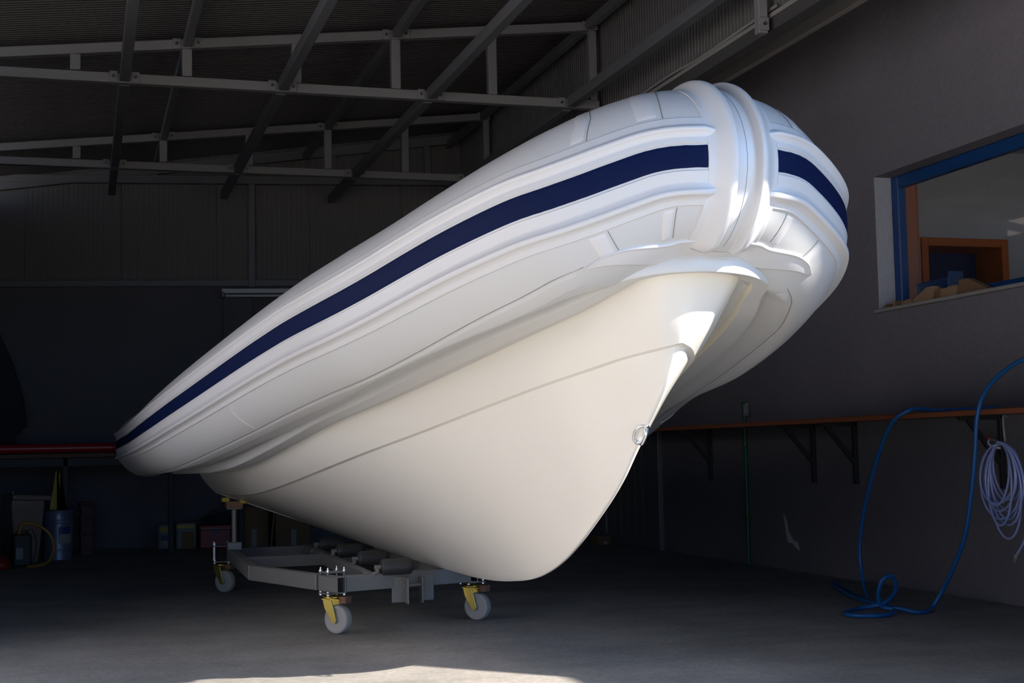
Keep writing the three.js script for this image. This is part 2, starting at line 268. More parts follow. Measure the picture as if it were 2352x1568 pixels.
// ------------------------------------------------------------------ the boat
const boat = thing('inflatable_boat', 'large white rigid inflatable boat with navy stripe and cream hull', 'boat', [1.981, 0, -4.224], 4 * Math.PI / 180);
{
  // collar centre line: starboard half [half width, aft, height, radius]
  const T = [[0, 0, 1.812, 0.3], [0.055, 0.006, 1.813, 0.3], [0.113, 0.03, 1.808, 0.3], [0.176, 0.066, 1.787, 0.3], [0.247, 0.112, 1.755, 0.3], [0.319, 0.17, 1.718, 0.3], [0.384, 0.246, 1.684, 0.3], [0.476, 0.431, 1.629, 0.3], [0.556, 0.674, 1.573, 0.3], [0.624, 0.932, 1.521, 0.3], [0.71, 1.309, 1.462, 0.3], [0.785, 1.736, 1.413, 0.294], [0.868, 2.098, 1.352, 0.283], [0.978, 2.529, 1.262, 0.269], [1.096, 2.993, 1.162, 0.253], [1.176, 3.453, 1.084, 0.238], [1.208, 3.92, 1.041, 0.222], [1.208, 4.399, 1.02, 0.21], [1.196, 4.883, 1.007, 0.209], [1.191, 5.3, 0.992, 0.209]];
  const ctl = [...T.slice(1).reverse().map(([w, a, y]) => V(w, y, -a)), ...T.map(([w, a, y]) => V(-w, y, -a))];
  const curve = new THREE.CatmullRomCurve3(ctl, false, 'centripetal');
  const N = 700, C = []; for (let i = 0; i <= N; i++) C.push(curve.getPoint(i / N));
  // light smoothing of the centre line, ends kept
  for (let it = 0; it < 14; it++) { const D = C.map((p) => p.clone()); for (let i = 1; i < N; i++) C[i].copy(D[i - 1]).add(D[i + 1]).multiplyScalar(0.25).addScaledVector(D[i], 0.5); }
  const S = [0]; for (let i = 1; i <= N; i++) S.push(S[i - 1] + C[i].distanceTo(C[i - 1]));
  const mid = S[N / 2], SEND = S[N] - mid;
  const aTab = T.map((t) => t[1]), rTab = T.map((t) => t[3]);
  const interp = (x, xs, ys) => { if (x <= xs[0]) return ys[0]; for (let i = 1; i < xs.length; i++) if (x <= xs[i]) return ys[i - 1] + (ys[i] - ys[i - 1]) * (x - xs[i - 1]) / (xs[i] - xs[i - 1]); return ys[ys.length - 1]; };
  const at = (s) => { // s > 0 starboard
    const q = Math.max(0, Math.min(S[N], s + mid)); let lo = 0, hi = N; while (hi - lo > 1) { const m = (lo + hi) >> 1; S[m] <= q ? lo = m : hi = m; }
    const f = (q - S[lo]) / (S[hi] - S[lo]); return [lo, hi, f];
  };
  const tan = C.map((_, i) => { const k = 6; return C[Math.min(N, i + k)].clone().sub(C[Math.max(0, i - k)]).normalize(); });
  const frame = (s) => {
    const [i, j, f] = at(s), c = C[i].clone().lerp(C[j], f), t = tan[i].clone().lerp(tan[j], f).normalize();
    const o = V(0, 1, 0).cross(t).normalize(), test = V(c.x, 0, c.z + 1.2); if (o.dot(test) < 0) o.negate();
    const u = t.clone().cross(o).normalize(); if (u.y < 0) u.negate();
    return { c, t, o, u, r: interp(-c.z, aTab, rTab) };
  };
  const lipY = (a) => interp(a, [0, 0.2, 0.35, 0.5, 0.8, 1.2, 1.7, 2.2, 2.7, 3.2, 3.7, 4.2, 5.3], [1.49, 1.443, 1.397, 1.362, 1.308, 1.235, 1.145, 1.055, 0.95, 0.873, 0.836, 0.826, 0.815]);
  const surf = (s, th, h = 0) => {
    const { c, o, u, r } = frame(s), low = Math.sin(th) < 0 ? 1 - 0.05 * Math.exp(-s * s / 0.1225) : 1 - 0.08 * Math.exp(-s * s / 0.05), p = c.clone().addScaledVector(o, (r + h) * Math.cos(th)).addScaledVector(u, (r + h) * Math.sin(th) * low);
    const fl = lipY(-c.z) + 0.012 - h - 0.12 * Math.max(0, Math.cos(th)); if (Math.sin(th) < -0.5 && p.y < fl) p.y = fl; return p;
  };
  // collar with closed tapering ends
  const NT = 64, ring = (k, n) => k / n * 2 * Math.PI;
  const cap = (sgn) => grid(12, NT, (u, v) => { const f = frame(sgn * SEND), d = 0.16 * Math.sin(u * Math.PI / 2), r = f.r * Math.cos(u * Math.PI / 2), th = ring(v, 1); return f.c.clone().addScaledVector(f.t, (sgn > 0 ? 1 : -1) * d).addScaledVector(f.o, r * Math.cos(th)).addScaledVector(f.u, r * Math.sin(th)); });
  const collar = obj('inflatable_collar', [grid(360, NT, (u, v) => { const q = u * 2 - 1; return surf((0.35 * q + 0.65 * q * q * q) * SEND, ring(v, 1)); }), cap(1), cap(-1)], M.pvc, boat);
  collar.userData.label = 'white inflatable tube around the whole boat';
  // patches that lie on the collar
  const patch = (s0, s1, th0, th1, h, ns = 160, nt = 16) => grid(ns, nt, (u, v, i, j) => { const s = s0 + (s1 - s0) * u, a = typeof th0 === 'function' ? th0(s) : th0, b = typeof th1 === 'function' ? th1(s) : th1; return surf(s, a + (b - a) * v, typeof h === 'function' ? h(u, v) : h); });
  const edge = (u, v, h) => (u <= 0 || u >= 1 || v <= 0 || v >= 1 ? -0.004 : h);
  const SG = 0.03;
  for (const sg of [1, -1]) {
    const s0 = sg * SG, s1 = sg * (SEND + 0.0);
    obj('navy_band', patch(s0, s1, -0.148, 0.148, (u, v) => edge(u, v, 0.0022), 220, 10), M.navy, boat).userData.label = 'navy blue stripe along the side of the collar';
    const rib = (x) => { const e = Math.min(1, Math.abs(x)); return e > 0.34 ? Math.pow(1 - (e - 0.34) / 0.66, 1.7) * 0.62 : 0.62 + 0.38 * Math.sqrt(1 - e * e / 0.1157); };
    obj('rub_strake', patch(s0, s1, 0.15, 0.49, (u, v) => edge(u, v, 0.004 + 0.021 * rib((v - 0.46) / 0.26)), 220, 60), M.strake, boat);
    obj('rub_strake', patch(s0, s1, -0.55, -0.15, (u, v) => edge(u, v, 0.004 + 0.021 * rib((v - 0.42) / 0.26)), 220, 60), M.strake, boat);
  }
  // two upright strakes over the nose, with the seam between them
  const R0 = 0.3, nose = (x, th, h) => V(x, 1.812 + (R0 + h - 0.9 * x * x) * Math.sin(th) * (th < 0 ? 0.95 : 0.92), (R0 + h - 1.3 * x * x) * Math.cos(th));
  const hump = (x) => { // fin with a steep inner face, rounded crest and a long outer slope
    const e = Math.abs(x); if (e < 0.03 || e > 0.112) return 0;
    if (e < 0.046) { const q = (e - 0.03) / 0.016; return 0.03 * q * q * (3 - 2 * q); }
    if (e < 0.056) return 0.03; const q = 1 - (e - 0.056) / 0.056; return 0.03 * q * q * (3 - 2 * q) * (0.75 + 0.25 * q); };
  for (const sg of [1, -1]) obj('bow_strake', grid(90, 70, (u, v) => { const th = -1.25 + u * 3.5, x = -sg * 0.128 * v, e = u <= 0 || u >= 1 || v >= 1; return nose(x, th, e ? -0.012 : 0.009 + hump(x) * Math.min(1, u * 14 + 0.15)); }), M.strake, boat);
  const line = (pts, r = 0.0008) => pipe(pts, r, Math.max(24, pts.length * 3), 5);
  obj('seam', line(Array.from({ length: 30 }, (_, k) => nose(0, -1.1 + k * 0.11, 0.0088)), 0.0009), M.seam, boat);
  // chafe patch under the nose
  const sm = (x, a, b) => { const q = Math.max(0, Math.min(1, (x - a) / (b - a))); return q * q * (3 - 2 * q); };
  const pt = (s) => { const e = Math.abs(s); return -1.0 + 0.18 * sm(e, 0.16, 0.34) - 0.07 * sm(e, 0.36, 0.42); };
  const pb = (s) => { const e = Math.abs(s); return -1.42 + 0.5 * sm(e, 0.18, 0.42); };
  obj('chafe_patch', patch(-0.42, 0.42, pb, pt, (u, v) => edge(u, v, 0.005 + 0.004 * Math.exp(-Math.pow((v - 0.93) / 0.04, 2))), 120, 30), M.pvcPatch, boat);
  // seams and tapes between the panels of the collar
  for (const sg of [1, -1]) {
    const sB = (th) => sg * (0.11 + 0.06 * Math.max(0, Math.min(1, (-th - 0.5) / 0.5))), sA = (th) => sg * (0.33 - 0.07 * Math.max(0, Math.min(1, (th + 0.03) / 0.9)));
    for (const f of [sB, sA]) {
      obj('seam', line(Array.from({ length: 12 }, (_, k) => { const th = 0.5 + k * 0.1; return surf(f(th), th, 0.0006); })), M.seam, boat);
      obj('seam', line(Array.from({ length: 8 }, (_, k) => { const th = -0.56 - k * 0.055; return surf(f(th), th, 0.0006); })), M.seam, boat);
      const w = sg * 0.055;
      obj('seam_tape', grid(4, 24, (u, v) => { const th = 0.5 + v * 1.1; return surf(f(th) + w * u, th, edge(u, v, 0.0016)); }), M.pvcPatch, boat);
      obj('seam_tape', grid(4, 16, (u, v) => { const th = -0.56 - v * 0.4; return surf(f(th) + w * u, th, edge(u, v, 0.0016)); }), M.pvcPatch, boat);
    }
    const cs = [0.42, 0.59, 1.06, 1.74, 2.82, 3.55, 4.6], ct = sg > 0 ? [-0.88, -0.97, -1.04, -1.13, -1.22, -1.24, -1.26] : [-1.2, -1.3, -1.35, -1.38, -1.4, -1.4, -1.4];
    obj('seam', line(Array.from({ length: 60 }, (_, k) => { const s = 0.42 + k * 0.068; return surf(sg * s, interp(s, cs, ct), 0.0008); })), M.seam, boat);
    obj('seam_tape', patch(sg * 0.42, sg * SEND, (s) => interp(Math.abs(s), cs, ct) - 0.01, (s) => interp(Math.abs(s), cs, ct) - 0.3, (u, v) => edge(u, v, 0.002), 160, 8), M.pvc, boat);
    for (const s of [2.82]) obj('seam', line(Array.from({ length: 8 }, (_, k) => surf(sg * s, -0.6 - k * 0.08, 0)), 0.002), M.pvcPatch, boat);
  }
  // hull: chine and upper edge as matched control lists [half width, aft, height]
  const T0 = [[0, 0.16, 1.263], [0.03, 0.178, 1.257], [0.06, 0.205, 1.25], [0.1, 0.26, 1.238], [0.15, 0.35, 1.222], [0.2, 0.5, 1.195], [0.285, 0.8, 1.145], [0.365, 1.2, 1.08], [0.47, 1.7, 0.995], [0.58, 2.2, 0.912], [0.67, 2.7, 0.83], [0.735, 3.2, 0.757], [0.77, 3.7, 0.705], [0.775, 4.2, 0.68], [0.77, 5.2, 0.668]];
  const T1 = [[0, -0.005, 1.497], [0.09, 0.003, 1.492], [0.15, 0.03, 1.482], [0.185, 0.09, 1.466], [0.215, 0.2, 1.437], [0.265, 0.38, 1.388], [0.345, 0.7, 1.325], [0.445, 1.15, 1.24], [0.555, 1.65, 1.15], [0.68, 2.2, 1.062], [0.79, 2.7, 0.958], [0.86, 3.2, 0.873], [0.89, 3.7, 0.837], [0.9, 4.2, 0.827], [0.89, 5.2, 0.815]];
  const LP = [[0, -0.065], [0.13, -0.05], [0.225, -0.005], [0.29, 0.055], [0.33, 0.17], [0.405, 0.35], [0.515, 0.68], [0.62, 1.15], [0.715, 1.65], [0.81, 2.2], [0.91, 2.7], [0.995, 3.2], [1.04, 3.7], [1.055, 4.2], [1.05, 5.2]];
  const cat = (tab, k) => { // Catmull-Rom through a control list, mirrored at the stem so that the curve crosses the centre line square
    const n = tab.length - 1, i = Math.min(n - 1, Math.floor(k)), f = k - i, g = (q) => q < 0 ? [-tab[-q][0], ...tab[-q].slice(1)] : q > n ? tab[n].map((v, c) => 2 * v - tab[n - 1][c]) : tab[q];
    const a = g(i - 1), b = g(i), c = g(i + 1), d = g(i + 2);
    return b.map((_, q) => 0.5 * (2 * b[q] + (c[q] - a[q]) * f + (2 * a[q] - 5 * b[q] + 4 * c[q] - d[q]) * f * f + (3 * b[q] - a[q] - 3 * c[q] + d[q]) * f * f * f));
  };
  const KA = [0.191, 0.266, 0.354, 0.481, 0.654, 0.898, 1.206, 1.492, 1.857, 2.203, 2.612, 3.486, 4.656, 5.2], KY = [1.25, 1.142, 1.054, 0.948, 0.789, 0.626, 0.46, 0.366, 0.318, 0.302, 0.306, 0.326, 0.366, 0.386];
  const keelTab = KA.map((a, i) => [a, KY[i]]);
  const keelAt = (a) => { // smooth height of the keel line
    let i = 0; while (i < KA.length - 2 && a > KA[i + 1]) i++;
    const f = (a - KA[i]) / (KA[i + 1] - KA[i]), m = (q) => q <= 0 ? (KY[1] - KY[0]) / (KA[1] - KA[0]) : q >= KA.length - 1 ? (KY[q] - KY[q - 1]) / (KA[q] - KA[q - 1]) : 0.5 * ((KY[q] - KY[q - 1]) / (KA[q] - KA[q - 1]) + (KY[q + 1] - KY[q]) / (KA[q + 1] - KA[q]));
    const h = KA[i + 1] - KA[i], f2 = f * f, f3 = f2 * f;
    return (2 * f3 - 3 * f2 + 1) * KY[i] + (f3 - 2 * f2 + f) * h * m(i) + (-2 * f3 + 3 * f2) * KY[i + 1] + (f3 - f2) * h * m(i + 1);
  };
  const KN = 14, kk = (u) => KN * u;
  // chine as a function of the distance aft (inner edge, a little inside T0)
  const chine = []; for (let i = 0; i <= 400; i++) { const [w, a, y] = cat(T0, KN * i / 400); chine.push([Math.max(0, w - 0.022 * Math.min(1, w / 0.03)), a + 0.028 * Math.max(0, 1 - w / 0.06), y - 0.006]); }
  const chineAt = (a) => [interp(a, chine.map((c) => c[1]), chine.map((c) => c[0])), interp(a, chine.map((c) => c[1]), chine.map((c) => c[2]))];
  const A0 = 0.187, AE = 5.2, aOf = (u) => A0 + (AE - A0) * Math.pow(u, 2.1);
  const hullG = [], flG = [], stripG = [];
  for (const sg of [1, -1]) {
    const P = (w, a, y) => V(-sg * w, y, -a), fl = sg < 0;
    hullG.push(grid(150, 24, (u, v) => {
      const a = aOf(u), [wc, yc] = chineAt(a), yk = Math.min(yc, keelAt(a)), w0 = Math.min(0.008, wc);
      const q = v < 0.04 ? 0 : (v - 0.04) / 0.96, w = v < 0.04 ? w0 * v / 0.04 : w0 + (wc - w0) * q, bow = Math.max(0, 1 - a / 2.6);
      return P(w, a, yk + (yc - yk) * (q + 0.1 * bow * q * (1 - q) * (1 - 2 * q) + 0.05 * q * (1 - q)));
    }, !fl));
    hullG.push(grid(200, 3, (u, v) => { const k = kk(u), [w, a, y] = cat(T0, k), wi = Math.max(0, w - 0.022 * Math.min(1, w / 0.03)), ai = a + 0.028 * Math.max(0, 1 - w / 0.06); return P(wi + (w - wi) * v, ai + (a - ai) * v, y - 0.006 + 0.004 * v); }, !fl)); // chine flat
    hullG.push(grid(200, 18, (u, v) => { const k = kk(u), b = cat(T0, k), t = cat(T1, k), bulge = 0.02 * Math.sin(Math.PI * v) * Math.min(1, k / 4); return P(b[0] + (t[0] - b[0]) * v + bulge * 0.6, b[1] + (t[1] - b[1]) * v, b[2] - 0.002 + (t[2] - b[2] + 0.002) * v); }, !fl));
    // underside flange: inner recess, step, outer band, rolled lip
    const at2 = (k, f, dw, dy) => { const t = cat(T1, k), l = cat(LP, k); return P(t[0] + (l[0] - t[0]) * f + dw, t[1] + (l[1] - t[1]) * f, t[2] + dy); };
    flG.push(grid(200, 2, (u, v) => at2(kk(u), 0.42 * v, 0, 0.006 * v), !fl));
    stripG.push(grid(200, 2, (u, v) => at2(kk(u), 0.42 + 0.03 * v, 0, 0.006 - 0.024 * v), !fl));
    flG.push(grid(200, 3, (u, v) => at2(kk(u), 0.45 + 0.49 * v, 0, -0.018), !fl));
    flG.push(grid(200, 10, (u, v) => { const th = v * Math.PI * 0.62; return at2(kk(u), 0.94 + 0.1 * Math.sin(th), 0, 0.012 - 0.03 * Math.cos(th)); }, !fl));
    flG.push(grid(200, 2, (u, v) => at2(kk(u), 0.94 + 0.1 * Math.sin(Math.PI * 0.62) - 0.12 * v, 0, 0.012 + 0.011 + 0.05 * v), !fl));
  }
  // transom and inner deck close the hull
  { const [wc, yc] = chineAt(AE), t0 = T0[14], t1 = T1[14], sh = [V(0, keelAt(AE), -AE), V(-wc, yc, -AE), V(-t0[0], t0[2], -AE), V(-t1[0], t1[2], -AE), V(t1[0], t1[2], -AE), V(t0[0], t0[2], -AE), V(wc, yc, -AE)];
    const pos = []; for (let i = 1; i < sh.length - 1; i++) for (const p of [sh[0], sh[i], sh[i + 1]]) pos.push(p.x, p.y, p.z);
    const g = new THREE.BufferGeometry(); g.setAttribute('position', new THREE.Float32BufferAttribute(pos, 3)); g.computeVertexNormals(); hullG.push(g);
    hullG.push(grid(120, 6, (u, v) => { const t = cat(T1, kk(u)); return V(t[0] * (1 - 2 * v), t[2] + 0.03, -t[1] - 0.02); })); }
  obj('hull', hullG, M.gelcoat, boat).userData.label = 'cream gelcoat vee hull with chine';
  obj('gunwale_flange', flG, M.flange, boat);
  obj('flange_strip', stripG, M.flangeStrip, boat);
  // bow eye on the stem
  { const tanS = V(0, 0.948 - 0.789, -0.481 + 0.654).normalize(), nrm = V(0, -tanS.z, tanS.y).normalize(); if (nrm.z < 0) nrm.negate();
    const c = V(0, keelAt(0.475), -0.475), q = (x, t, n) => c.clone().add(V(x, 0, 0)).addScaledVector(tanS, t).addScaledVector(nrm, n);
    const eye = obj('bow_eye', pipe([q(-0.006, 0.034, -0.012), q(-0.006, 0.035, 0.01), q(-0.006, 0.024, 0.024), q(-0.006, 0, 0.028), q(-0.006, -0.024, 0.024), q(-0.006, -0.035, 0.01), q(-0.006, -0.034, -0.012)], 0.0065, 60, 12), M.chrome, boat);
    obj('backing_plate', pipe([q(0.0, 0.046, 0.002), q(-0.02, 0.04, -0.004), q(-0.03, 0, -0.012), q(-0.02, -0.04, -0.004), q(0.0, -0.046, 0.002), q(0.014, 0, -0.0)], 0.0055, 60, 8, true), M.chrome, eye); }
}

// ------------------------------------------------------------------ launching trolley
const trolley = thing('boat_trolley', 'galvanised steel boat trolley on grey castors under the hull', 'trolley', [0, 0, 0]);
{
  const y = 0.262, B = (pts, w, h) => pts.slice(1).map((p, i) => beam(V(pts[i][0], y, pts[i][1]), V(p[0], y, p[1]), w, h, 0.004));
  obj('side_rail', B([[1.16, -7.1], [0.912, -7.87], [0.955, -9.5]], 0.05, 0.08), M.galv, trolley);
  obj('side_rail', B([[2.04, -7.33], [2.3, -8.05], [2.3, -9.6]], 0.05, 0.08), M.galv, trolley);
  { // front ends of the rails are open tubes
    for (const [x, z, a] of [[1.2, -6.98, 0.31], [2.0, -7.22, -0.31]]) {
      const g = [box(0.05, 0.004, 0.2, 0, 0.038, 0), box(0.05, 0.004, 0.2, 0, -0.038, 0), box(0.004, 0.08, 0.2, 0.023, 0, 0), box(0.004, 0.08, 0.2, -0.023, 0, 0), box(0.044, 0.072, 0.004, 0, 0, -0.09)];
      obj('rail_end', g.map((q) => q.rotateY(a).translate(x, y, z)), M.galv, trolley);
    } }
  obj('front_bar', beam(V(1.255, y, -6.95), V(1.955, y, -7.155), 0.05, 0.08, 0.004), M.galv, trolley);
  obj('cross_bar', beam(V(0.96, y, -8.62), V(2.27, y, -8.7), 0.05, 0.07, 0.004), M.galvWorn, trolley);
  obj('cross_bar', beam(V(0.98, y, -9.5), V(2.28, y, -9.55), 0.05, 0.07, 0.004), M.galvWorn, trolley);
  obj('inner_rail', beam(V(1.395, y + 0.01, -7.02), V(1.455, y + 0.01, -9.47), 0.05, 0.07, 0.004), M.galv, trolley);
  obj('inner_rail', beam(V(1.84, y + 0.01, -7.16), V(1.84, y + 0.01, -9.47), 0.05, 0.07, 0.004), M.galv, trolley);
  // towing lugs on the front bar
  for (const [x, z, s] of [[1.545, -7.005, 1], [1.7, -7.05, -1]]) obj('towing_lug', [rbox(0.075, 0.13, 0.008, x, 0.215, z + 0.0, 0.003, 1), rbox(0.008, 0.13, 0.06, x + s * 0.035, 0.21, z + 0.035, 0.003, 1)], M.galvWorn, trolley);
  obj('lug_pin', rod(V(1.57, 0.235, -6.98), V(1.68, 0.235, -7.02), 0.008), M.galv, trolley);
  // keel rollers in pairs, on bent brackets
  for (const z of [-6.99, -7.62, -8.32, -9.0]) for (const s of [-1, 1]) {
    const kx = 1.981 + 0.07 * (z + 4.224), len = 0.16, cx = s < 0 ? 1.53 + 0.007 * (-7 - z) : kx + 0.21;
    const g = lathe([[0.001, -len / 2], [0.032, -len / 2], [0.04, -len / 2 + 0.01], [0.042, -len / 4], [0.042, len / 4], [0.04, len / 2 - 0.01], [0.032, len / 2], [0.001, len / 2]], 24).rotateZ(Math.PI / 2).translate(cx, 0.332, z);
    const r = obj('roller', g, M.rubber, trolley);
    const bx = cx + s * 0.1;
    obj('roller_bracket', [pipe([V(bx - s * 0.005, 0.332, z), V(bx - s * 0.002, 0.32, z + 0.004), V(bx, 0.31, z + 0.01), V(bx + s * 0.02, 0.298, z + 0.012), V(bx + s * 0.03, 0.28, z + 0.012)], 0.011, 24, 8), rod(V(bx - s * 0.03, 0.332, z), V(bx + s * 0.012, 0.332, z), 0.012)], M.galvWorn, r);
  }
  // jack post with padded cradle at the rear left corner
  obj('jack_post', [rod(V(0.957, 0.3, -9.28), V(0.957, 0.57, -9.28), 0.017), rbox(0.09, 0.05, 0.09, 0.957, 0.325, -9.28), rbox(0.1, 0.012, 0.07, 0.957, 0.567, -9.28)], M.galv, trolley);
  const cradle = obj('cradle', rbox(0.11, 0.045, 0.07, 0.957, 0.593, -9.28, 0.008).applyMatrix4(new THREE.Matrix4()), M.woodBlock, trolley);
  obj('cradle_pad', rbox(0.05, 0.03, 0.08, 0.9, 0.626, -9.28, 0.008).rotateZ(0), M.yellow, cradle); obj('cradle_pad', rbox(0.05, 0.03, 0.08, 1.015, 0.612, -9.28, 0.008), M.yellow, cradle);
  // castors
  const castor = (x, z, turn, clampTurn) => {
    const wheel = obj('castor_wheel', lathe([[0.02, -0.022], [0.05, -0.022], [0.054, -0.026], [0.066, -0.026], [0.0725, -0.018], [0.074, 0], [0.0725, 0.018], [0.066, 0.026], [0.054, 0.026], [0.05, 0.022], [0.02, 0.022]], 48).rotateZ(Math.PI / 2), M.wheel, trolley);
    wheel.position.set(x, 0.0745, z); wheel.rotation.y = turn;
    obj('hub', lathe([[0.001, -0.03], [0.018, -0.03], [0.022, -0.022], [0.045, -0.019], [0.045, 0.019], [0.022, 0.022], [0.018, 0.03], [0.001, 0.03]], 24).rotateZ(Math.PI / 2), M.wheelHub, wheel);
    const sh = new THREE.Shape(); sh.moveTo(0.068, 0.1); sh.lineTo(0.016, 0.1); sh.lineTo(-0.012, 0.0); sh.quadraticCurveTo(-0.012, -0.018, 0.006, -0.016); sh.quadraticCurveTo(0.016, -0.014, 0.022, 0.006); sh.lineTo(0.056, 0.055); sh.closePath();
    const fp = (sx) => new THREE.ExtrudeGeometry(sh, { depth: 0.004, bevelEnabled: true, bevelSize: 0.001, bevelThickness: 0.001, bevelSegments: 1 }).rotateY(Math.PI / 2).translate(sx * 0.036 - 0.002, 0, 0);
    obj('castor_fork', [fp(1), fp(-1), rbox(0.08, 0.006, 0.11, 0, 0.1, -0.02, 0.002, 1), lathe([[0.001, 0.118], [0.04, 0.118], [0.05, 0.11], [0.044, 0.102], [0.001, 0.102]], 24).translate(0, 0, -0.035)], M.yellowZinc, wheel);
    obj('brake_block', rbox(0.05, 0.035, 0.04, 0, 0.098, 0.045, 0.003, 1), M.woodBlock, wheel);
    const p = V(0, 0, -0.035).applyAxisAngle(V(0, 1, 0), turn), px = x + p.x, pz = z + p.z;
    const [cl] = [0.205, 0.309].map((yy) => obj('clamp_plate', rbox(0.11, 0.007, 0.1, 0, yy, 0, 0.002, 1).rotateY(clampTurn).translate(px, 0, pz), M.galv, trolley));
    const bolts = []; for (const [sx, sz] of [[1, 1], [1, -1], [-1, 1], [-1, -1]]) { const q = V(sx * 0.046, 0, sz * 0.04).applyAxisAngle(V(0, 1, 0), clampTurn); bolts.push(rod(V(px + q.x, 0.196, pz + q.z), V(px + q.x, 0.335, pz + q.z), 0.0045, 8)); for (const yy of [0.198, 0.214, 0.318]) bolts.push(new THREE.CylinderGeometry(0.0095, 0.0095, 0.009, 6).translate(px + q.x, yy, pz + q.z)); }
    obj('threaded_rod', bolts, M.zincBolt, cl);
  };
  castor(1.247, -7.08, 0.75, 0.31); castor(2.047, -7.32, 0.75, 0.31); castor(0.927, -9.58, 0.75, 0); castor(2.3, -9.66, 0.75, 0);
}

